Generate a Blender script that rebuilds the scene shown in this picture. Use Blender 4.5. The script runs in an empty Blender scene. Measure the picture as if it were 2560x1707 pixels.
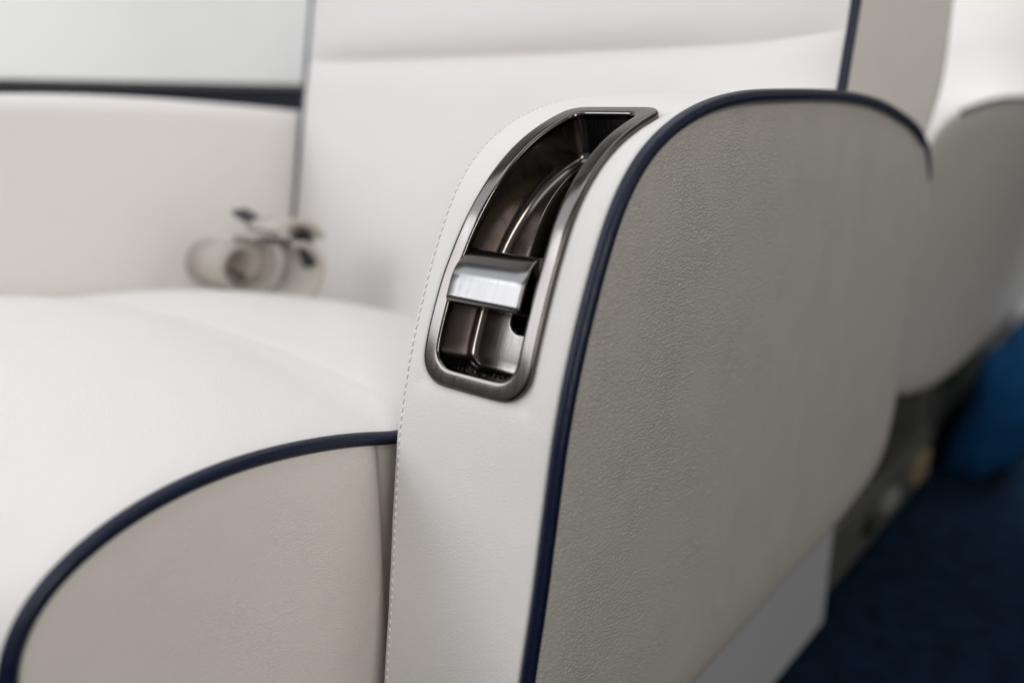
import bpy, math, random
from mathutils import Vector, Matrix
R = math.radians
sc = bpy.context.scene
col = sc.collection
random.seed(7)

# ------------------------------------------------------------------ camera
cd = bpy.data.cameras.new('camera'); cam = bpy.data.objects.new('camera', cd); col.objects.link(cam)
cd.lens = 30.0; cd.sensor_width = 36.0; cd.clip_start = 0.01; cd.clip_end = 60
cam.location = (0.205, 0, 0)
cam.rotation_euler = (R(90 - 15.648), 0, R(39.435))
cd.dof.use_dof = True; cd.dof.focus_distance = 0.436; cd.dof.aperture_fstop = 2.6
sc.camera = cam

# ------------------------------------------------------------------ light
w = bpy.data.worlds.new('World'); sc.world = w; w.use_nodes = True
w.node_tree.nodes['Background'].inputs[0].default_value = (1.0, 0.965, 0.93, 1)
w.node_tree.nodes['Background'].inputs[1].default_value = 0.22

def area(name, loc, aim, sx, sy, watts, colr=(1, 1, 1)):
    l = bpy.data.lights.new(name, 'AREA'); l.shape = 'RECTANGLE'; l.size = sx; l.size_y = sy
    l.energy = watts; l.color = colr
    o = bpy.data.objects.new(name, l); col.objects.link(o); o.location = loc
    o.rotation_euler = (Vector(aim) - Vector(loc)).to_track_quat('-Z', 'Y').to_euler()
    return o
area('window_light_front', (-1.05, -1.0, 0.66), (-0.05, 0.30, -0.10), 0.75, 0.80, 11.0, (0.90, 0.945, 1.0))
area('cove_light_left', (-0.95, -0.35, 1.15), (-0.1, 0.35, -0.15), 0.55, 1.1, 4.2, (0.86, 0.93, 1.0))
area('ceiling_light', (-0.1, 0.85, 1.45), (-0.1, 0.9, 0), 1.1, 3.0, 17.0, (0.90, 0.95, 1.0))
area('window_light_aisle', (1.75, -0.85, 0.70), (0.0, 0.5, -0.1), 0.6, 1.0, 19.0, (1.0, 0.965, 0.925))
far = area('wall_fill_far', (1.6, 1.0, 0.95), (-0.9, 1.0, 0.30), 0.8, 0.9, 1.2, (1.0, 0.98, 0.96)); far.data.spread = R(60)  # added fill aimed across at the cabin wall to brighten it
area('rear_seat_fill', (-0.55, 1.0, 0.75), (-0.05, 1.5, 0.12), 0.3, 0.4, 1.0, (0.95, 0.97, 1.0)).data.spread = R(80)  # extra lamp put in to lift the rear seat's backrest
area('carpet_fill_aft', (0.42, 1.95, 0.25), (0.34, 1.75, -0.55), 0.3, 0.4, 4.5, (0.85, 0.93, 1.0)).data.spread = R(60)  # unseen lamp added to light the carpet far back

sc.view_settings.view_transform = 'Standard'; sc.view_settings.look = 'None'
sc.view_settings.exposure = 0.0; sc.view_settings.gamma = 1.0
sc.view_settings.use_curve_mapping = False
sc.render.engine = 'CYCLES'

# ------------------------------------------------------------------ materials
def nodes(name):
    m = bpy.data.materials.new(name); m.use_nodes = True
    nt = m.node_tree; return m, nt, nt.nodes['Principled BSDF']

def leather(name, colr, rough=0.5, cell=900, depth=0.00012, wrinkle=0.6, spec=0.35, stretch=(1, 1, 1), crackle=1.0, fine=0.5, edge=0.22):
    m, nt, b = nodes(name); N = nt.nodes.new; L = nt.links.new
    tc = N('ShaderNodeTexCoord'); mp = N('ShaderNodeMapping'); mp.inputs['Scale'].default_value = stretch
    L(tc.outputs['Object'], mp.inputs[0])
    wn = N('ShaderNodeTexNoise'); wn.inputs['Scale'].default_value = cell * 0.5; wn.inputs['Detail'].default_value = 2
    L(mp.outputs[0], wn.inputs['Vector'])
    ma = N('ShaderNodeVectorMath'); ma.operation = 'MULTIPLY_ADD'
    ma.inputs[1].default_value = (0.9 / cell,) * 3
    L(wn.outputs['Color'], ma.inputs[0]); L(mp.outputs[0], ma.inputs[2])
    vo = N('ShaderNodeTexVoronoi'); vo.feature = 'DISTANCE_TO_EDGE'; vo.inputs['Scale'].default_value = cell
    L(ma.outputs[0], vo.inputs['Vector'])
    mr = N('ShaderNodeMapRange'); mr.inputs[1].default_value = 0.0; mr.inputs[2].default_value = edge
    mr.interpolation_type = 'SMOOTHSTEP'
    L(vo.outputs['Distance'], mr.inputs[0])
    # patches where the grain is stronger or flatter
    pn = N('ShaderNodeTexNoise'); pn.inputs['Scale'].default_value = 28; pn.inputs['Detail'].default_value = 3
    L(tc.outputs['Object'], pn.inputs['Vector'])
    pr = N('ShaderNodeMapRange'); pr.inputs[1].default_value = 0.3; pr.inputs[2].default_value = 0.7
    pr.inputs[3].default_value = 0.35; pr.inputs[4].default_value = 1.0
    L(pn.outputs['Fac'], pr.inputs[0])
    mu = N('ShaderNodeMath'); mu.operation = 'MULTIPLY'; L(mr.outputs[0], mu.inputs[0]); L(pr.outputs[0], mu.inputs[1])
    mu2 = N('ShaderNodeMath'); mu2.operation = 'MULTIPLY'; mu2.inputs[1].default_value = crackle; L(mu.outputs[0], mu2.inputs[0])
    fn = N('ShaderNodeTexNoise'); fn.inputs['Scale'].default_value = cell * 1.6; fn.inputs['Detail'].default_value = 4
    L(mp.outputs[0], fn.inputs['Vector'])
    ad = N('ShaderNodeMath'); ad.operation = 'MULTIPLY_ADD'; ad.inputs[1].default_value = fine
    L(fn.outputs['Fac'], ad.inputs[0]); L(mu2.outputs[0], ad.inputs[2])
    bu = N('ShaderNodeBump'); bu.inputs['Strength'].default_value = 1.0; bu.inputs['Distance'].default_value = depth
    L(ad.outputs[0], bu.inputs['Height'])
    # broad soft unevenness of stretched hide
    wr = N('ShaderNodeTexNoise'); wr.inputs['Scale'].default_value = 16; wr.inputs['Detail'].default_value = 2
    L(tc.outputs['Object'], wr.inputs['Vector'])
    b2 = N('ShaderNodeBump'); b2.inputs['Strength'].default_value = wrinkle; b2.inputs['Distance'].default_value = 0.0025
    L(wr.outputs['Fac'], b2.inputs['Height']); L(b2.outputs[0], bu.inputs['Normal'])
    L(bu.outputs[0], b.inputs['Normal'])
    # slight colour mottling
    cr = N('ShaderNodeMixRGB'); cr.inputs[1].default_value = (*[c * 0.95 for c in colr], 1); cr.inputs[2].default_value = (*[min(1, c * 1.03) for c in colr], 1)
    L(pn.outputs['Fac'], cr.inputs[0]); L(cr.outputs[0], b.inputs['Base Color'])
    rr = N('ShaderNodeMapRange'); rr.inputs[3].default_value = rough - 0.06; rr.inputs[4].default_value = rough + 0.08
    L(fn.outputs['Fac'], rr.inputs[0]); L(rr.outputs[0], b.inputs['Roughness'])
    b.inputs['Specular IOR Level'].default_value = spec
    return m

def brushed(name, colr, rough, scale=(60, 2600, 2600), bump=0.00001, smudge=0.10, aniso=0.0):
    m, nt, b = nodes(name); N = nt.nodes.new; L = nt.links.new
    b.inputs['Base Color'].default_value = (*colr, 1); b.inputs['Metallic'].default_value = 1
    tc = N('ShaderNodeTexCoord'); mp = N('ShaderNodeMapping'); mp.inputs['Scale'].default_value = scale
    L(tc.outputs['Object'], mp.inputs[0])
    n = N('ShaderNodeTexNoise'); n.inputs['Scale'].default_value = 1; n.inputs['Detail'].default_value = 3
    L(mp.outputs[0], n.inputs['Vector'])
    n2 = N('ShaderNodeTexNoise'); n2.inputs['Scale'].default_value = 90; n2.inputs['Detail'].default_value = 4
    L(tc.outputs['Object'], n2.inputs['Vector'])
    mr = N('ShaderNodeMapRange'); mr.inputs[1].default_value = .3; mr.inputs[2].default_value = .7
    mr.inputs[3].default_value = rough - .05; mr.inputs[4].default_value = rough + .05
    L(n.outputs['Fac'], mr.inputs[0])
    ad = N('ShaderNodeMath'); ad.operation = 'MULTIPLY_ADD'; ad.inputs[1].default_value = smudge
    L(n2.outputs['Fac'], ad.inputs[0]); L(mr.outputs[0], ad.inputs[2]); L(ad.outputs[0], b.inputs['Roughness'])
    bu = N('ShaderNodeBump'); bu.inputs['Distance'].default_value = bump; bu.inputs['Strength'].default_value = 1
    L(n.outputs['Fac'], bu.inputs['Height']); L(bu.outputs[0], b.inputs['Normal'])
    b.inputs['Anisotropic'].default_value = aniso
    return m

def plain(name, colr, rough=0.5, spec=0.4, metal=0, noise=0, nscale=200, bump=0.0):
    m, nt, b = nodes(name); N = nt.nodes.new; L = nt.links.new
    b.inputs['Base Color'].default_value = (*colr, 1); b.inputs['Roughness'].default_value = rough
    b.inputs['Specular IOR Level'].default_value = spec; b.inputs['Metallic'].default_value = metal
    tc = N('ShaderNodeTexCoord'); n = N('ShaderNodeTexNoise'); n.inputs['Scale'].default_value = nscale; n.inputs['Detail'].default_value = 4
    L(tc.outputs['Object'], n.inputs['Vector'])
    mx = N('ShaderNodeMixRGB'); mx.inputs[1].default_value = (*[c * (1 - noise) for c in colr], 1); mx.inputs[2].default_value = (*[min(1, c * (1 + noise)) for c in colr], 1)
    L(n.outputs['Fac'], mx.inputs[0]); L(mx.outputs[0], b.inputs['Base Color'])
    if bump:
        bu = N('ShaderNodeBump'); bu.inputs['Distance'].default_value = bump; L(n.outputs['Fac'], bu.inputs['Height']); L(bu.outputs[0], b.inputs['Normal'])
    return m

M = {}
M['cream'] = leather('cream_leather', (0.805, 0.770, 0.745), 0.50, cell=750, depth=0.00018, wrinkle=0.35, crackle=0.5)
M['cream_soft'] = leather('cream_soft_leather', (0.805, 0.772, 0.748), 0.46, cell=650, depth=0.00013, wrinkle=0.5)
M['beige'] = leather('shaded_cream_leather', (0.80, 0.752, 0.695), 0.5, cell=600, depth=0.00018, wrinkle=0.6)  # cream leather again, warm side shade mixed into its colour
M['grey'] = leather('grey_leather', (0.47, 0.444, 0.402), 0.40, cell=400, depth=0.00042, wrinkle=0.12, stretch=(1, .8, 1.25), fine=0.25, edge=0.20)
M['navy'] = leather('navy_piping_leather', (0.003, 0.007, 0.027), 0.27, cell=1500, depth=0.00005, wrinkle=0.1, spec=0.35)
M['dark_metal'] = brushed('gunmetal', (0.13, 0.117, 0.110), 0.12, scale=(2600, 60, 60), bump=0.000003, smudge=.06)
M['dark_metal_side'] = brushed('gunmetal_recess', (0.175, 0.158, 0.148), 0.19, scale=(2200, 50, 50), bump=0.000003, smudge=.08)
M['lever'] = brushed('brushed_steel', (0.165, 0.158, 0.155), 0.16, scale=(2600, 40, 40), bump=0.0, smudge=.02)
M['black'] = plain('black_plastic', (0.012, 0.012, 0.013), 0.6)
M['brass'] = plain('aged_brass', (0.26, 0.20, 0.12), 0.6, noise=.5, nscale=300, metal=0.4)
M['thread'] = plain('thread', (0.80, 0.79, 0.77), 0.7)
M['hole'] = plain('needle_hole_shade', (0.52, 0.50, 0.48), 0.9)  # grey marks paint the shade between stitches along with the needle holes
M['dust'] = plain('dust', (0.55, 0.53, 0.50), 0.9)
M['wall'] = plain('wall_panel', (0.88, 0.875, 0.86), 0.6, noise=.015, nscale=6)
M['ledge'] = plain('navy_trim', (0.035, 0.042, 0.065), 0.5, noise=.2, nscale=9)
M['carpet'] = plain('navy_carpet', (0.0035, 0.012, 0.027), 1.0, spec=.1, noise=.95, nscale=38, bump=0.006)
M['plinth'] = plain('plinth_plastic', (0.40, 0.41, 0.43), 0.55, noise=.03, nscale=20)
M['frame'] = plain('grey_frame', (0.10, 0.102, 0.092), 0.5, metal=.3, noise=.4, nscale=30)
M['bracket'] = plain('dull_bracket', (0.20, 0.21, 0.19), 0.5)
M['blue'] = plain('blue_fabric', (0.006, 0.052, 0.145), 0.85, spec=.1, noise=.3, nscale=20, bump=.006)
M['web'] = plain('belt_webbing', (0.46, 0.425, 0.375), 0.75, noise=.06, nscale=400, bump=.0004)
M['buckle'] = plain('buckle', (0.03, 0.03, 0.032), 0.45, metal=.2)

# ------------------------------------------------------------------ mesh helpers
class MB:
    def __init__(s): s.v = []; s.f = []
    def add(s, vs, fs):
        o = len(s.v); s.v += [tuple(p) for p in vs]; s.f += [tuple(i + o for i in f) for f in fs]
    def grid(s, rows, closed_u=False, closed_v=False):
        nu, nv = len(rows), len(rows[0]); o = len(s.v)
        for r in rows: s.v += [tuple(p) for p in r]
        for i in range(nu if closed_u else nu - 1):
            for j in range(nv if closed_v else nv - 1):
                a, b = i, (i + 1) % nu; c, d = j, (j + 1) % nv
                s.f.append((o + a * nv + c, o + b * nv + c, o + b * nv + d, o + a * nv + d))
    def tube(s, pts, r, seg=14, cap=True):
        pts = [Vector(p) for p in pts]; rows = []
        up = None
        for i, p in enumerate(pts):
            t = (pts[min(i + 1, len(pts) - 1)] - pts[max(i - 1, 0)]).normalized()
            if up is None:
                up = t.cross(Vector((0.31, 0.7, 0.2))).normalized()
            up = (up - t * up.dot(t)).normalized(); sd = t.cross(up)
            rows.append([p + (up * math.cos(2 * math.pi * k / seg) + sd * math.sin(2 * math.pi * k / seg)) * (r if not callable(r) else r(i / len(pts))) for k in range(seg)])
        o = len(s.v); s.grid(rows, closed_v=True)
        if cap:
            s.f.append(tuple(range(o, o + seg))[::-1]); e = o + (len(pts) - 1) * seg; s.f.append(tuple(range(e, e + seg)))
    def box(s, c, h, rot=None, bev=0.0):
        c = Vector(c)
        vs = [Vector((sx * h[0], sy * h[1], sz * h[2])) for sx in (-1, 1) for sy in (-1, 1) for sz in (-1, 1)]
        if rot: vs = [rot @ v for v in vs]
        s.add([c + v for v in vs], [(0, 1, 3, 2), (4, 6, 7, 5), (0, 4, 5, 1), (2, 3, 7, 6), (0, 2, 6, 4), (1, 5, 7, 3)])
    def build(s, name, mat, parent=None, smooth=True, bevel=0, flip=False, seg=3, autoang=None):
        me = bpy.data.meshes.new(name); me.from_pydata(s.v, [], s.f); me.validate()
        import bmesh
        bm = bmesh.new(); bm.from_mesh(me)
        bmesh.ops.recalc_face_normals(bm, faces=bm.faces)
        if flip:
            for f in bm.faces: f.normal_flip()
        bm.to_mesh(me); bm.free()
        me.materials.append(mat)
        for p in me.polygons: p.use_smooth = smooth
        o = bpy.data.objects.new(name, me); col.objects.link(o)
        if parent: o.parent = parent
        if bevel:
            b = o.modifiers.new('bevel', 'BEVEL'); b.width = bevel; b.segments = seg; b.limit_method = 'ANGLE'
        if autoang:
            me.set_sharp_from_angle(angle=R(autoang))
        return o

def tag(o, label=None, cat=None, group=None, kind=None):
    if label: o['label'] = label
    if cat: o['category'] = cat
    if group: o['group'] = group
    if kind: o['kind'] = kind
    return o
def empty(name, loc=(0, 0, 0)):
    o = bpy.data.objects.new(name, None); col.objects.link(o); o.location = loc; o.empty_display_size = .05
    return o
def settle(root):
    """geometry is authored in world coordinates; give children the inverse of the root's position"""
    for c in root.children:
        c.location = c.location - root.location

def catmull(P, n=12):
    out = []
    for i in range(len(P) - 1):
        p0 = Vector(P[max(i - 1, 0)]); p1 = Vector(P[i]); p2 = Vector(P[i + 1]); p3 = Vector(P[min(i + 2, len(P) - 1)])
        d1 = max((p1 - p0).length, 1e-9) ** .5; d2 = max((p2 - p1).length, 1e-9) ** .5; d3 = max((p3 - p2).length, 1e-9) ** .5
        m1 = (p2 - p1) if i == 0 else ((p1 - p0) / d1 - (p2 - p0) / (d1 + d2) + (p2 - p1) / d2) * d2
        m2 = (p2 - p1) if i == len(P) - 2 else ((p2 - p1) / d2 - (p3 - p1) / (d2 + d3) + (p3 - p2) / d3) * d2
        for k in range(n):
            t = k / n
            out.append((2 * t**3 - 3 * t**2 + 1) * p1 + (t**3 - 2 * t**2 + t) * m1 + (-2 * t**3 + 3 * t**2) * p2 + (t**3 - t**2) * m2)
    out.append(Vector(P[-1])); return out

class Path:
    """2-D path in (y, z) with arc length; P(s) and outward normal N(s)"""
    def __init__(s, P, step=0.003, smooth=12):
        q = catmull(P, 24)
        a = [0]
        for i in range(1, len(q)): a.append(a[-1] + (q[i] - q[i - 1]).length)
        n = int(a[-1] / step) + 1; s.L = a[-1]; s.n = n; pts = []; j = 0
        for i in range(n + 1):
            t = s.L * i / n
            while j < len(a) - 2 and a[j + 1] < t: j += 1
            k = (t - a[j]) / max(a[j + 1] - a[j], 1e-9); pts.append(q[j].lerp(q[j + 1], min(1, k)))
        for _ in range(smooth):
            pts = [pts[0]] + [(pts[i - 1] + pts[i] * 2 + pts[i + 1]) / 4 for i in range(1, len(pts) - 1)] + [pts[-1]]
        s.p = pts
        T = []
        for i in range(len(pts)):
            T.append((pts[min(i + 1, n)] - pts[max(i - 1, 0)]).normalized())
        s.t = T
    def at(s, a):
        u = max(0, min(s.n - 1e-6, a / s.L * s.n)); i = int(u); k = u - i
        extra = a - max(0, min(s.L, a))
        p = s.p[i].lerp(s.p[i + 1], k); t = s.t[i].lerp(s.t[i + 1], k).normalized()
        return p + t * extra, t
    def S(s, x, a, n=0.0):
        p, t = s.at(a)
        nx, nz = -t.y, t.x          # rotate tangent by +90deg: outward when the path runs up the front and back over the top
        return Vector((x, p.x + nx * n, p.y + nz * n))

def interp(tab, v):
    if v <= tab[0][0]: return tab[0][1]
    for (a, x), (b, y) in zip(tab, tab[1:]):
        if v <= b: 
            k = (v - a) / (b - a); return x + (y - x) * k
    return tab[-1][1]

# ================================================================== THE SETTING
mb = MB(); mb.add([(-3, -3, -.55), (4, -3, -.55), (4, 9, -.55), (-3, 9, -.55)], [(0, 1, 2, 3)])
carpet = mb.build('carpet_floor', M['carpet'], smooth=False); carpet['kind'] = 'structure'
mb = MB(); rows = []
for i in range(25):
    z = .027 + i * .06
    rows.append([(-0.93 - .38 * (z - .027) * (1 if z < .45 else .45 / z), y, z) for y in (.2, .4, .7, 2, 5)])
mb.grid(rows)
mb.add([(-0.93, .2, .027), (-0.93, 5, .027), (-0.99, 5, .024), (-0.99, .2, .024)], [(0, 1, 2, 3)])
wall = mb.build('cabin_wall', M['wall']); wall['kind'] = 'structure'
mb = MB(); mb.box((-1.0, 2.6, -.160), (.025, 2.4, .182))
mb.box((-.955, 2.6, -.30), (.02, 2.4, .245))
tr = mb.build('lower_wall_trim', M['ledge'], smooth=False, bevel=.004)
tag(tr, 'dark navy trim band along the cabin wall behind the far armrest', 'wall trim')

# ================================================================== ARMREST BUILDER
def armrest(name, P, x0, W, parent, strip_mat, panel_mat, pipe_mat, pipe_r, bottom, pipe_range=(0, 1), step=0.003, hole=None, taper=None, dent=None):
    """x0 = outer plane (aisle side), x0-W = inner plane; P front-to-back profile"""
    path = Path(P, step)
    n = path.n
    # leather strip running up the front and over the top
    prof = [(-W, -.030), (-W, -.016)]
    for k in range(9):
        a = (math.pi / 2) * k / 8; prof.append((-W + .0085 - .0085 * math.cos(a), -.0083 + .0085 * math.sin(a)))
    nx = 60 if hole else 16
    for i in range(1, nx):
        u = i / nx; x = -W + .0085 + (W - .0085 - .0075) * u
        prof.append((x, .0002 + .0012 * math.sin(math.pi * u)))
    prof += [(-.0075, 0.0001), (-.0055, -.0004), (-.0042, -.0014), (-.0034, -.003), (-.003, -.006)]
    mb = MB(); rows = []
    for i in range(n + 1):
        s = path.L * i / n
        tp = taper(s) if taper else 0
        rows.append([path.S(x0 + x + tp * min(1, max(0, (-.045 - x) / (W - .045))), s, h - (dent(x, s) if dent else 0)) for x, h in prof])
    nv = len(prof); mb.v = [tuple(p) for r in rows for p in r]
    for i in range(n):
        s = path.L * (i + .5) / n
        for j in range(nv - 1):
            x = (prof[j][0] + prof[j + 1][0]) / 2
            if hole and hole(x, s): continue
            mb.f.append((i * nv + j, (i + 1) * nv + j, (i + 1) * nv + j + 1, i * nv + j + 1))
    # inner cheek
    arm = mb.build(name, strip_mat, parent)
    # boundary polygon in (y,z)
    poly = [(p.x, p.y) for p in path.p] + list(bottom)
    poly = [Vector(p) for p in poly]
    # resample bottom for even spacing
    def resample(poly, st):
        out = []
        m = len(poly)
        for i in range(m):
            a, b = poly[i], poly[(i + 1) % m]; k = max(1, int((b - a).length / st))
            for j in range(k): out.append(a.lerp(b, j / k))
        return out
    poly = resample(poly, .001)
    acc = [0]; m0 = len(poly)
    for i in range(m0): acc.append(acc[-1] + (poly[(i + 1) % m0] - poly[i]).length)
    cnt = int(acc[-1] / .006); q_ = []; j = 0
    for i in range(cnt):
        while acc[j + 1] < acc[-1] * i / cnt: j += 1
        q_.append(poly[j])
    poly = q_
    def smooth(poly, it):
        for _ in range(it):
            m = len(poly); poly = [(poly[i - 1] + poly[i] * 2 + poly[(i + 1) % m]) / 4 for i in range(m)]
        return poly
    poly = smooth(poly, 3)
    def inset(poly, d):
        m = len(poly); out = []
        for i in range(m):
            t = (poly[(i + 1) % m] - poly[i - 1]).normalized()
            out.append(poly[i] + Vector((t.y, -t.x)) * d)   # path runs clockwise seen from +x (inside on the right)
        return out
    nm_c = (sum(p.x for p in poly) / len(poly), sum(p.y for p in poly) / len(poly))
    def panel(nm, xs, mat, sgn):
        mb = MB(); rows = []
        for d, dx in xs:
            cc = Vector(nm_c); q = [p + (cc - p).normalized() * d * 1.15 for p in poly]
            rows.append([Vector((sgn[0] + sgn[1] * dx, p.x, p.y)) for p in q])
        mb.grid(rows, closed_v=True)
        o = len(mb.v) - len(poly)
        cx = sum((r.y for r in rows[-1])) / len(poly); cz = sum((r.z for r in rows[-1])) / len(poly)
        last = rows[-1]; cyv = Vector((last[0].x, *nm_c))
        rings = [last] + [[p.lerp(cyv, k) for p in last] for k in (.3, .6, .95)]
        mb2 = MB(); mb2.grid(rings, closed_v=True); mb.add(mb2.v, mb2.f)
        e = len(mb.v) - len(last); mb.f.append(tuple(range(e, e + len(last))))
        return mb.build(nm, mat, arm)
    panel('side_panel', [(.002, -.009), (.0025, -.0045), (.0035, -.0025), (.006, -.0008), (.012, .0010), (.022, .0022), (.040, .0030), (.05, .0030)], panel_mat, (x0 - .002, 1))
    panel('inner_panel', [(.028, .0), (.04, .0)], strip_mat, (x0 - W + (.012 if taper else .0008), -1))
    if pipe_mat:
        pts = []
        a, b = pipe_range; k = int(n * (b - a))
        for i in range(k + 1):
            s = path.L * (a + (b - a) * i / k); pts.append(path.S(x0 - .0008, s, -.0012))
        pm = MB(); pm.tube(pts, lambda t: pipe_r * (1 - .75 * max(0, (t - .9) / .1) ** 1.5), 16); pm.build('piping', pipe_mat, arm)
    return arm, path

# ================================================================== SEAT ONE
seat = empty('passenger_seat', (-.3, .45, -.55))
tag(seat, 'cream leather cabin seat in front with navy piping and metal recline lever in its armrest', 'seat')

PA = [(.239, -.362), (.2495, -.310), (.2602, -.254), (.2688, -.2158), (.2757, -.1795), (.2835, -.1406), (.2905, -.1164), (.2992, -.0927), (.3088, -.0708),
      (.3192, -.0508), (.3305, -.0355), (.3475, -.0211), (.3705, -.0099), (.4003, -.0017), (.4391, .0033), (.4965, .0052), (.5661, .0056),
      (.6159, .0043), (.6742, -.0002), (.7319, -.0092), (.7868, -.0222), (.825, -.040), (.8474, -.0660), (.856, -.100), (.858, -.1437)]
BOT = [(.8507, -.2101), (.8400, -.285), (.828, -.320), (.806, -.337), (.776, -.346), (.725, -.353), (.677, -.358), (.56, -.362), (.4478, -.3647), (.30, -.366)]

# opening of the lever housing on the strip: (arc length from z=-.254) -> x
path0 = Path(PA, .0024)
# arc-length where z = -.254
S0 = next(path0.L * i / path0.n for i, p in enumerate(path0.p) if p.y >= -.254)
XL = [(.10, -.0880), (.15, -.0883), (.175, -.0876), (.20, -.0845), (.225, -.0800), (.256, -.0755), (.30, -.0700)]
XR = [(.10, -.0205), (.21, -.0207), (.237, -.0193), (.2635, -.0171), (.30, -.0132)]
SB, ST = .1225, .2975

def outline(sb, st, fl, fr, r, nside=46, narc=14, nend=8, rtop=None):
    """closed loop of (x, s), starts at bottom-left going up the left side"""
    L = []; q = r * (rtop or 1)
    def lerp(a, b, t): return a + (b - a) * t
    def arc(cx, cy, rad, a0):
        for i in range(narc):
            a = a0 - (math.pi / 2) * i / narc; L.append((cx + rad * math.cos(a), cy + rad * math.sin(a)))
    for i in range(nside):
        s = lerp(sb + r, st - q, i / nside); L.append((fl(s), s))
    arc(fl(st - q) + q, st - q, q, math.pi)
    for i in range(nend): L.append((lerp(fl(st - q) + q, fr(st - q) - q, i / nend), st))
    arc(fr(st - q) - q, st - q, q, math.pi / 2)
    for i in range(nside):
        s = lerp(st - q, sb + r, i / nside); L.append((fr(s), s))
    arc(fr(sb + r) - r, sb + r, r, 0)
    for i in range(nend): L.append((lerp(fr(sb + r) - r, fl(sb + r) + r, i / nend), sb))
    arc(fl(sb + r) + r, sb + r, r, -math.pi / 2)
    return L
def RING(d):
    L = outline(SB + d, ST - d, lambda s: interp(XL, s) + d, lambda s: interp(XR, s) - d, .0158 - .58 * d, rtop=.66)
    for _ in range(4):
        m_ = len(L); L = [tuple((L[i - 1][k] + 2 * L[i][k] + L[(i + 1) % m_][k]) / 4 for k in (0, 1)) for i in range(m_)]
    return L
def inset_loop(L, d, it=0):
    m = len(L); out = []
    for i in range(m):
        tx = L[(i + 1) % m][0] - L[i - 1][0]; ts = L[(i + 1) % m][1] - L[i - 1][1]; q = math.hypot(tx, ts) or 1
        out.append((L[i][0] + ts / q * d, L[i][1] - tx / q * d))
    return out
def in_hole(x, s):
    s = s - S0
    if not (SB + .003 < s < ST - .003): return False
    xl, xr = interp(XL, s) + .003, interp(XR, s) - .003
    if not xl < x < xr: return False
    dx = min(x - xl, xr - x); ds = min(s - SB - .003, ST - .003 - s); q = .013
    return not (dx < q and ds < q and math.hypot(q - dx, q - ds) > q)

def taper(s):
    return interp([(-.2, .016), (-.06, .0125), (0, .0085), (.045, .003), (.09, 0)], s - S0)
def dent(x, s):
    q = s - S0
    dx = max(interp(XL, q) - x, x - interp(XR, q), 0) if SB - .03 < q < ST + .03 else 1
    ds = max(SB - q, q - ST, 0)
    d = math.hypot(dx, ds)
    if d > .03: return 0
    w_ = .00013 * math.sin(x * 900 + 3 * math.sin(q * 160)) * math.exp(-d / .009) * (1 if ds > 0 else .35)
    return .0013 * math.exp(-d / .0035) + w_
arm, path = armrest('armrest', PA, 0.0, .105, seat, M['cream'], M['grey'], M['navy'], .0037, BOT, (0, .92), .0024, in_hole, taper, dent)
arm['label'] = 'near armrest with grey outer panel, navy piping and gunmetal lever housing'
def S(x, s, n): return path.S(x, s + S0, n)

# metal bezel
mb = MB(); rows = []
for d, h in [(-.0003, -.004), (-.0003, -.001), (-.0002, .0010), (.0000, .0018), (.0003, .0023), (.0007, .0026), (.0012, .0027), (.0020, .0027), (.0045, .0026), (.0070, .0025), (.0080, .0024), (.0085, .0022), (.0088, .0018), (.0090, .0013), (.0091, .0004), (.0091, -.0015)]:
    rows.append([S(x, s, h) for x, s in RING(d)])
mb.grid(rows, closed_v=True)
bez = mb.build('lever_bezel', M['dark_metal'], arm)
bez['label'] = 'long rounded gunmetal frame around the lever slot'
# recess tub with slotted floor
FD = -.0240
mb = MB(); rows = []
for d, h in [(.0090, -.0012), (.0090, -.006), (.0090, -.012), (.0091, -.0178), (.0093, -.0194), (.0098, -.0212), (.0107, -.0226), (.0119, -.0235), (.0132, -.0239), (.0140, FD)]:
    rows.append([S(x, s, h) for x, s in RING(d)])
inner = RING(.0140)
SL = outline(.1555, .283, lambda s: -.0590, lambda s: -.0430, .0075)
for t in (.2, .4, .6, .8, .93, 1.0):
    rows.append([S(a[0] + (b[0] - a[0]) * t, a[1] + (b[1] - a[1]) * t, FD) for a, b in zip(inner, SL)])
for d, h in [(.0003, -.0002), (.0006, -.0007), (.0007, -.0015), (.0007, -.012), (.0007, -.016)]:
    rows.append([S(x, s, FD + h) for x, s in inset_loop(SL, d)])
mb.grid(rows, closed_v=True)
tub = mb.build('lever_recess', M['dark_metal_side'], arm)
# dark shaft behind slot
mb = MB(); rows = []
for i in range(30):
    s = .140 + .150 * i / 29; rows.append([S(x, s, -.0405) for x in (-.064, -.042)])
mb.grid(rows); mb.build('slot_backing', M['black'], arm)
mb = MB(); rows = []
for i in range(40):
    s = .172 + .098 * i / 39
    rows.append([S(x, s, n) for x, n in ((-.0535, -.040), (-.0532, -.0295), (-.0525, -.0285), (-.0470, -.0285), (-.0463, -.0295), (-.0460, -.040))])
mb.grid(rows); g = mb.build('guide_rail', M['brass'], arm); g['label'] = 'dull brass guide strip inside the slot'

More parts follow.
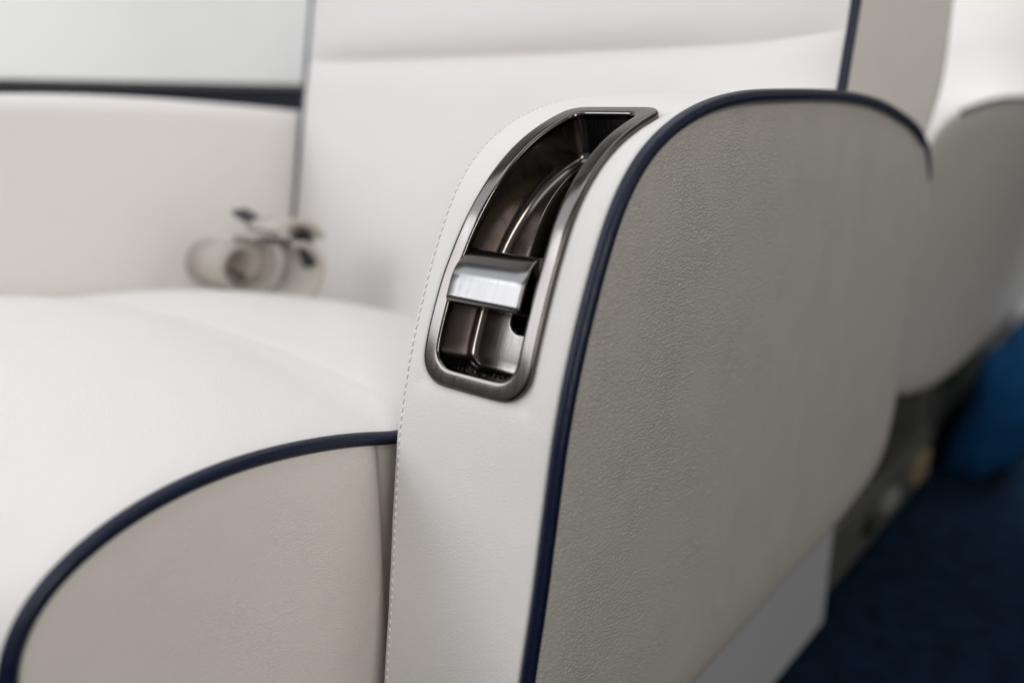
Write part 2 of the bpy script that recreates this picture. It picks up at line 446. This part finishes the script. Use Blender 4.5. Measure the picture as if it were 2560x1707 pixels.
# lever handle, in the frame of the strip at arc length s
LX0, LX1 = -.0778, -.0325
sc0 = .1785
P0 = S(0, sc0, 0); T0 = (S(0, sc0 + .002, 0) - S(0, sc0 - .002, 0)).normalized(); N0 = (S(0, sc0, .01) - P0).normalized()
def LV(x, t, n): return Vector((x, 0, 0)) + P0 + T0 * t + N0 * n
prof = [(-.0142, -.014), (-.0142, -.002), (-.0150, .0040), (-.0149, .0054), (-.0142, .0061)]
for i in range(6): prof.append((-.0134 + .0090 * i / 5, .0066 + .0002 * i / 5))
for i in range(1, 19):
    a = (math.pi / 2) * i / 18; prof.append((-.0044 + .0190 * math.sin(a), -.0087 + .0155 * math.cos(a)))
prof += [(.0146, -.012), (.0146, -.017)]
rows = []
for k, (t, n) in enumerate(prof):
    a = prof[max(k - 1, 0)]; b = prof[min(k + 1, len(prof) - 1)]
    tt = Vector((b[0] - a[0], b[1] - a[1])).normalized(); nn = Vector((-tt.y, tt.x))      # outward
    ins = 0 if t < .0015 else .0055 * (1 - math.sqrt(max(0, 1 - ((t - .0015) / .0135) ** 2)))
    x0, x1 = LX0 + ins, LX1 - ins * .8
    r = .0011; row = []
    def pt(x, dep): return LV(x, t - nn.x * dep, n - nn.y * dep)
    row.append(pt(x0, .006))
    for i in range(7):
        a_ = (math.pi / 2) * i / 6; row.append(pt(x0 + r * (1 - math.sin(a_)), r * (1 - math.cos(a_)) * 1.0) if False else pt(x0 + r - r * math.cos(a_), r - r * math.sin(a_)))
    for i in range(1, 8): row.append(pt(x0 + r + (x1 - x0 - 2 * r) * i / 8, 0))
    for i in range(7):
        a_ = (math.pi / 2) * (1 - i / 6); row.append(pt(x1 - r + r * math.cos(a_), r - r * math.sin(a_)))
    row.append(pt(x1, .006))
    rows.append(row)
mb = MB(); mb.grid(rows)
# end cheeks
for side in (0, -1):
    e = [r_[side] for r_ in rows]; mb.add(e, [tuple(range(len(e)))])
mb.add([rows[0][0], rows[0][-1], rows[-1][-1], rows[-1][0]], [(0, 1, 2, 3)])
lev = mb.build('recline_lever', M['lever'], arm)
lev['label'] = 'brushed steel recline handle with rounded top'
mb = MB()
mb.add([LV(x, t, n) for x in (-.0560, -.0465) for t, n in ((-.006, -.010), (.008, -.010), (.008, -.040), (-.006, -.040))],
       [(0, 1, 2, 3), (4, 7, 6, 5), (0, 4, 5, 1), (1, 5, 6, 2), (2, 6, 7, 3), (3, 7, 4, 0)])
mb.build('lever_neck', M['black'], arm, smooth=False, bevel=.001)
# dust in the bottom of the tub
mb = MB()
for i in range(46):
    x = random.uniform(-.074, -.034); n_ = -random.uniform(.003, .022); s = SB + .0093 + random.random() * .0004
    if random.random() < .35: x = random.gauss(-.048, .005)
    c = S(x, s + .0002, n_); q = random.uniform(.00005, .00013)
    mb.box(c, (q, q * random.uniform(.5, 2.5), q * .5))
for i in range(40):
    x = random.uniform(-.076, -.036); s = random.uniform(.155, .185); 
    c = LV(random.uniform(LX0 + .002, LX1 - .002), random.uniform(-.010, -.005), .00685); q = random.uniform(.00004, .00012)
    if random.random() < .5: mb.box(c, (q, q, q))
d_ = mb.build('dust_specks', M['dust'], arm, smooth=False); d_['kind'] = 'stuff'

# stitching along the inner edge of the strip
mb = MB(); s = .004
hb = MB()
while s < path.L - .3:
    x = -.0985 + taper(s) * .95; a = path.S(x, s, -.0004); b = path.S(x + .0002, s + .0015, .0003); c = path.S(x, s + .0031, -.0004)
    jx = random.uniform(-.00012, .00012)
    for p in (a, b, c): p.x += jx
    mb.tube([a, b, c], .0005, 6)
    h = path.S(x - .0001, s + .0037, .0001); hb.box(h, (.00025, .00012, .00035))
    s += .0043
st = mb.build('stitching', M['thread'], arm); st['kind'] = 'stuff'
hb.build('needle_hole_shades', M['hole'], arm, smooth=False)['kind'] = 'stuff'

# ---------------- seat cushion
CP = [(.088, -.300), (.0865, -.255), (.0875, -.222), (.0915, -.199), (.101, -.1830), (.114, -.1722), (.132, -.1635), (.152, -.1578), (.176, -.1548), (.207, -.1552), (.244, -.1602), (.272, -.1665), (.29, -.1715), (.36, -.178), (.44, -.191), (.52, -.212), (.60, -.245)]
cp = Path(CP, .004, 6)
XA, XB = -.114, -.594
SEAM = next(cp.L * i / cp.n for i, p in enumerate(cp.p) if p.x >= .318)
mb = MB(); rows = []
nxs = 70
for i in range(cp.n + 1):
    s = cp.L * i / cp.n; row = []
    y = cp.p[i].x
    amp = interp([(0, .012), (.10, .014), (.2, .018), (.32, .025), (.42, .027), (.5, .024), (1, .0)], s)
    for j in range(nxs + 1):
        u = j / nxs; x = XA + (XB - XA) * u
        c = 1 - abs(2 * u - 1) ** 2.0
        e = min(u, 1 - u) * abs(XB - XA)
        edge = .0055 * (1 - math.exp(-e / .010))
        g = -.0007 * math.exp(-((s - SEAM + .05 * u) / .0045) ** 2) * min(1, e / .05)
        row.append(cp.S(x, s, amp * c + edge + g - .002))
    rows.append(row)
mb.grid(rows)
cush = mb.build('seat_cushion', M['cream_soft'], seat)
cush['label'] = 'plump white leather seat cushion with rounded front edge'
pm = MB(); pm.tube([cp.S(XA + .0005, cp.L * i / 200 * .9, -.0012) for i in range(201)], .0037, 16)
pm.build('piping', M['navy'], cush)
# cushion side panel (boxed edge) facing the aisle
def side_wall(nm, xoff, sg, mat):
    mb = MB(); rows = []
    n = 320
    depths = [-.001 + .0008 * k for k in range(12)] + [.0085 + .0028 * k for k in range(1, 48)]
    top = [cp.S(0, cp.L * .9 * i / n, 0) for i in range(n + 1)]
    for k, d in enumerate(depths):
        row = []
        for i, p in enumerate(top):
            y0, z0 = p.y, p.z
            # shrink toward a point well inside the box
            cy, cz = .36, -.33
            v = Vector((cy - y0, cz - z0)); Lg = v.length; v.normalize(); dd = min(d * (1 + .9 * (Lg / .25 - 1) if Lg < .25 else d * 1), Lg * .98) if False else min(d * Lg / .17, Lg * .99)
            y = y0 + v.x * dd; z = z0 + v.y * dd
            bul = .0035 * (1 - math.exp(-d / .012)) - .005 * math.exp(-d / .0018)
            tuck = -.016 / (1 + math.exp(-(y - .281) / .0032))
            row.append(Vector((xoff + sg * (bul + tuck), y, z)))
        rows.append(row)
    mb.grid(rows); return mb.build(nm, mat, cush)
side_wall('side_panel', XA - .0005, 1, M['beige'])

# ---------------- backrest: two pads, piping down the edges, side in warm-shaded cream
BXL, BXR = -.597, -.008
def back_y(z): return .612 + .19 * z
SZ = .042
def seamz(x):
    u = (x - BXL) / (BXR - BXL)
    return SZ + .006 * max(0, (u - .84) / .16) ** 2 + .004 * max(0, (.08 - u) / .08) ** 2 - .002 * math.sin(math.pi * u)
def pad(nm, z0f, z1f, bulge, sharp0, sharp1, parent):
    mb = MB(); rows = []
    nz, nx = 60, 80
    for i in range(nz + 1):
        v = i / nz; v = v if True else v
        vv = (1 - math.cos(math.pi * v)) / 2
        row = []
        for j in range(nx + 1):
            u = j / nx; u = (1 - math.cos(math.pi * u)) / 2
            x = BXL + .003 + (BXR - BXL - .006) * u
            z0, z1 = z0f(x), z1f(x); z = z0 + (z1 - z0) * vv
            ex = min(x - BXL, BXR - x)
            e0, e1 = z - z0, z1 - z
            f = (1 - math.exp(-ex / .045))
            g = 1.0
            if sharp0: g *= 1 - math.exp(-(e0 + .0001) / .013)
            if sharp1: g *= 1 - math.exp(-(e1 + .0001) / .010)
            mid = 1 - abs(2 * u - 1) ** 2.4
            y = back_y(z) - (.004 + bulge * g) * f - .010 * mid
            row.append((x, y, z))
        rows.append(row)
    mb.grid(rows); return mb.build(nm, M['cream_soft'], parent)
low = pad('backrest', lambda x: -.30, seamz, .012, False, True, seat)
low['label'] = 'upright white leather backrest in two padded sections edged in navy piping'
pad('upper_pad', seamz, lambda x: .42, .017, True, False, low)
for bx in (BXL, BXR):
    pm = MB(); pm.tube([(bx, back_y(-.28 + .70 * i / 60) + .002, -.28 + .70 * i / 60) for i in range(61)], .0048 if bx == BXL else .0036, 12)
    pm.build('piping', M['navy'], low)
for bx, sg in ((BXR, 1), (BXL, -1)):
    mb = MB(); rows = []
    for i in range(41):
        z = -.30 + .72 * i / 40; row = []
        yr = interp([(-.3, .84), (-.05, .84), (-.02, .865), (.0, .885), (.03, .897), (.1, .893), (.42, .91)], z)
        y0 = back_y(z) + .003
        for j in range(21):
            u = j / 20; row.append((bx + sg * (-.003 + .005 * math.sin(math.pi * u) ** .4) - (sg * .02 if j == 20 else 0), y0 + (yr - y0) * u, z))
        rows.append(row)
    mb.grid(rows); mb.build('side_bolster', M['beige'] if sg > 0 else M['cream_soft'], low)
mb = MB(); rows = []
for i in range(21):
    z = -.30 + .72 * i / 20; yr = interp([(-.3, .84), (-.05, .84), (-.02, .865), (.0, .885), (.03, .897), (.1, .893), (.42, .91)], z) - .001
    rows.append([(BXL + .02, yr, z), (BXR - .02, yr, z)])
mb.grid(rows); mb.build('rear_shell', M['beige'], low)

# ---------------- far armrest
FA = [(-.03, -.40), (-.04, -.20), (-.02, -.08), (.04, -.02), (.12, .000), (.20, .0045), (.30, .0062), (.375, .0062), (.459, .0028), (.507, -.0005), (.56, -.0045), (.609, -.009), (.68, -.018), (.78, -.06), (.80, -.16)]
fp = Path(FA, .008, 6)
mb = MB(); rows = []
XF = -.600
for i in range(fp.n + 1):
    s = fp.L * i / fp.n; row = []
    cs = [(XF - .0, -.30), (XF + .001, -.20), (XF + .002, -.10), (XF + .001, -.05), (XF, -.025)]
    for k in range(9):
        a = (math.pi / 2) * k / 8; cs.append((XF - .016 + .016 * math.cos(a), -.016 + .016 * math.sin(a)))
    cs += [(XF - .04, .001), (XF - .065, .001)]
    for k in range(9):
        a = (math.pi / 2) * (1 - k / 8); cs.append((XF - .085 - .016 * math.cos(a), -.016 + .016 * math.sin(a)))
    cs += [(XF - .101, -.06), (XF - .101, -.30)]
    p, t = fp.at(s)
    for x, n_ in cs:
        nn = -.02 + (n_ + .02) if n_ > -.03 else n_
        if n_ > -.03: row.append(fp.S(x, s, n_))
        else:
            q = fp.S(x, s, -.03); row.append((x, q.y + (.36 - q.y) * min(1, (-n_ - .03) * 2.0), q.z + (n_ + .03)))
    rows.append(row)
mb.grid(rows)
fa = mb.build('armrest', M['cream_soft'], seat); fa['label'] = 'far armrest of smooth pale leather'

# ---------------- plinth and under-seat frame
mb = MB(); mb.box((-.30, .535, -.4545), (.25, .314, .0950)); pl = mb.build('plinth', M['plinth'], seat, smooth=False, bevel=.006)
mb = MB()
mb.box((-.20, 1.09, -.505), (.135, .235, .042)); mb.box((-.23, 1.03, -.44), (.11, .17, .022))
mb.box((-.22, .95, -.36), (.10, .10, .06)); 
fr = mb.build('seat_frame', M['frame'], seat, smooth=False, bevel=.008)
for (y, z, ry, rz, mt) in ((1.10, -.500, .022, .012, 'bracket'), (1.24, -.500, .030, .020, 'brass'), (1.02, -.505, .014, .010, 'black')):
    mb = MB(); mb.box((-.062, y, z), (.008, ry, rz)); mb.build('floor_fitting', M[mt], fr, smooth=False, bevel=.004)
mb = MB(); mb.box((-.3, .60, -.30), (.27, .2, .055)); mb.build('seat_pan', M['black'], seat, smooth=False)
settle(seat)

# ================================================================== SEAT TWO (behind)
seat2 = empty('passenger_seat', (-.3, 1.3, -.55))
tag(seat2, 'second pale seat behind the first, mostly hidden, its grey armrest panel at right', 'seat')
PB = [(.800, -.262), (.792, -.22), (.790, -.14), (.800, -.085), (.845, -.048), (.890, -.025), (.930, -.0135), (.985, -.0065), (1.04, -.0015), (1.13, .004), (1.23, .0065), (1.38, .0055), (1.55, -.002), (1.72, -.02), (1.84, -.06), (1.88, -.12), (1.885, -.16)]
BB = [(1.87, -.22), (1.82, -.265), (1.70, -.300), (1.5, -.316), (1.35, -.321), (1.2, -.322), (1.09, -.319), (1.0, -.311), (.92, -.297), (.858, -.281)]
PB = [(a * 1.1, b * 1.1) for a, b in PB]; BB = [(a * 1.1, b * 1.1) for a, b in BB]
armb, pb = armrest('armrest', PB, -.029, .105, seat2, M['cream_soft'], M['grey'], M['navy'], .0026, BB, (0.27, .95), .006)
mb = MB(); rows = []
for i in range(31):
    z = -.3 + .95 * i / 30; row = []
    for j in range(31):
        u = j / 30; x = -.60 + .595 * u; m_ = 1 - abs(2 * u - 1) ** 4
        cre = .010 * math.exp(-abs(z - .055) / .012)
        row.append((x - .034, 1.50 + .19 * z - .03 * m_ + cre, z))
    rows.append(row)
mb.grid(rows); mb.add([(-.039, 1.50 + .19 * -.3, -.3), (-.039, 1.75, -.3), (-.039, 1.9, .65), (-.039, 1.50 + .19 * .65, .65)], [(0, 1, 2, 3)])
mb.build('backrest', M['cream_soft'], seat2)
mb = MB(); mb.box((-.3, 1.10, -.20), (.19, .22, .05)); mb.build('seat_cushion', M['cream_soft'], seat2, bevel=.03, seg=5)
mb = MB(); mb.box((-.33, 1.64, -.445), (.25, .34, .105)); mb.build('plinth', M['frame'], seat2, smooth=False, bevel=.006)
settle(seat2)

# ================================================================== BLUE BAG AND THINGS FAR BACK
def soft_bag():
    sec = catmull([(-.072, -.538), (-.060, -.549), (-.022, -.548), (.010, -.520), (.055, -.450), (.085, -.380), (.075, -.325), (.020, -.316), (-.022, -.332), (-.045, -.400), (-.066, -.480), (-.072, -.538)], 6)[:-1]
    cx = sum(p.x for p in sec) / len(sec); cz = sum(p.y for p in sec) / len(sec)
    mb = MB(); rows = []
    for i in range(33):
        v = i / 32; y = 1.335 + .50 * v
        e = max(.02, (1 - abs(2 * v - 1) ** 10)) ** .4
        row = []
        for k, p in enumerate(sec):
            a = 2 * math.pi * k / len(sec)
            f = e * (1 + .05 * math.sin(3 * a + 11 * v) + .035 * math.sin(7 * a - 5 * v))
            row.append((cx + .006 + (p.x - cx) * f, y, max(-.5495, cz - .022 + (p.y - cz) * f)))
        rows.append(row)
    mb.grid(rows, closed_v=True); n = len(sec)
    mb.f.append(tuple(range(n))); mb.f.append(tuple(range(32 * n, 33 * n)))
    return mb
bag = soft_bag().build('fabric_bag', M['blue']); tag(bag, 'bright blue soft fabric bag standing on the dark carpet beside the rear seat', 'bag')
mb = MB(); mb.box((.04, 2.2, -.4895), (.16, .10, .060))
cb = mb.build('floor_cabinet', M['wall'], smooth=False, bevel=.01); tag(cb, 'white low box on the floor at the back of the aisle, beyond the blue bag', 'cabinet')
mb = MB(); mb.box((.07, 2.2, -.3695), (.12, .08, .0590))
cb = mb.build('black_case', M['black'], smooth=False, bevel=.01); tag(cb, 'black case on top of the white low box at the back of the aisle', 'case')

# ================================================================== SEAT BELT
belt = empty('seat_belt', (-.42, .50, -.15)); tag(belt, 'coiled beige seat belt with dark buckle lying in the corner of the seat', 'seat belt')
def ribbon(mb, cy_pts, xa, xb, th=.0016, dx=None):
    """webbing whose section runs along (y,z) points and whose width runs from xa to xb"""
    rows = []
    P = [Vector(p) for p in cy_pts]; n = len(P)
    for i, p in enumerate(P):
        t = (P[min(i + 1, n - 1)] - P[max(i - 1, 0)]).normalized(); nn = Vector((-t.y, t.x)) * th / 2
        o = dx(i / (n - 1)) if dx else 0
        rows.append([(xa + o, p.x + nn.x, p.y + nn.y), (xb + o, p.x + nn.x, p.y + nn.y), (xb + o, p.x - nn.x, p.y - nn.y), (xa + o, p.x - nn.x, p.y - nn.y)])
    mb.grid(rows, closed_v=True)
BX, BY, BZ = -.488, .450, -.147
mb = MB(); pts = []
for i in range(150):
    a = -1.6 + i / 149 * math.pi * 2.7; r = .010 + .021 * (i / 149); pts.append((BY + r * math.cos(a) * 1.1, BZ + r * math.sin(a)))
ribbon(mb, pts, BX - .060, BX, .0042)
mb.build('webbing', M['web'], belt)
mb = MB()
ribbon(mb, [tuple(v) for v in catmull([(BY + .012, BZ + .024), (BY + .028, BZ + .022), (BY + .040, BZ + .004), (BY + .028, BZ - .020), (BY + .000, BZ - .028)], 8)], BX + .002, BX + .058, .0042, lambda t: .012 * t)
ribbon(mb, [tuple(v) for v in catmull([(BY - .004, BZ + .036), (BY + .012, BZ + .043), (BY + .034, BZ + .040), (BY + .048, BZ + .026)], 8)], BX + .012, BX + .060, .0042)
mb.build('webbing_loop', M['web'], belt)
mb = MB(); mb.box((BX + .046, BY + .036, BZ + .016), (.007, .006, .017), Matrix.Rotation(R(-20), 3, 'Y')); mb.build('buckle', M['buckle'], belt, smooth=False, bevel=.003)
mb = MB(); mb.box((BX - .004, BY + .016, BZ + .040), (.024, .008, .0026), Matrix.Rotation(R(17), 3, 'Y')); mb.build('latch_plate', M['buckle'], belt, smooth=False, bevel=.001)
settle(belt)
for o in bpy.data.objects:
    if o.parent is None and o.type == 'MESH' and 'kind' not in o and 'label' not in o: print('untagged', o.name)
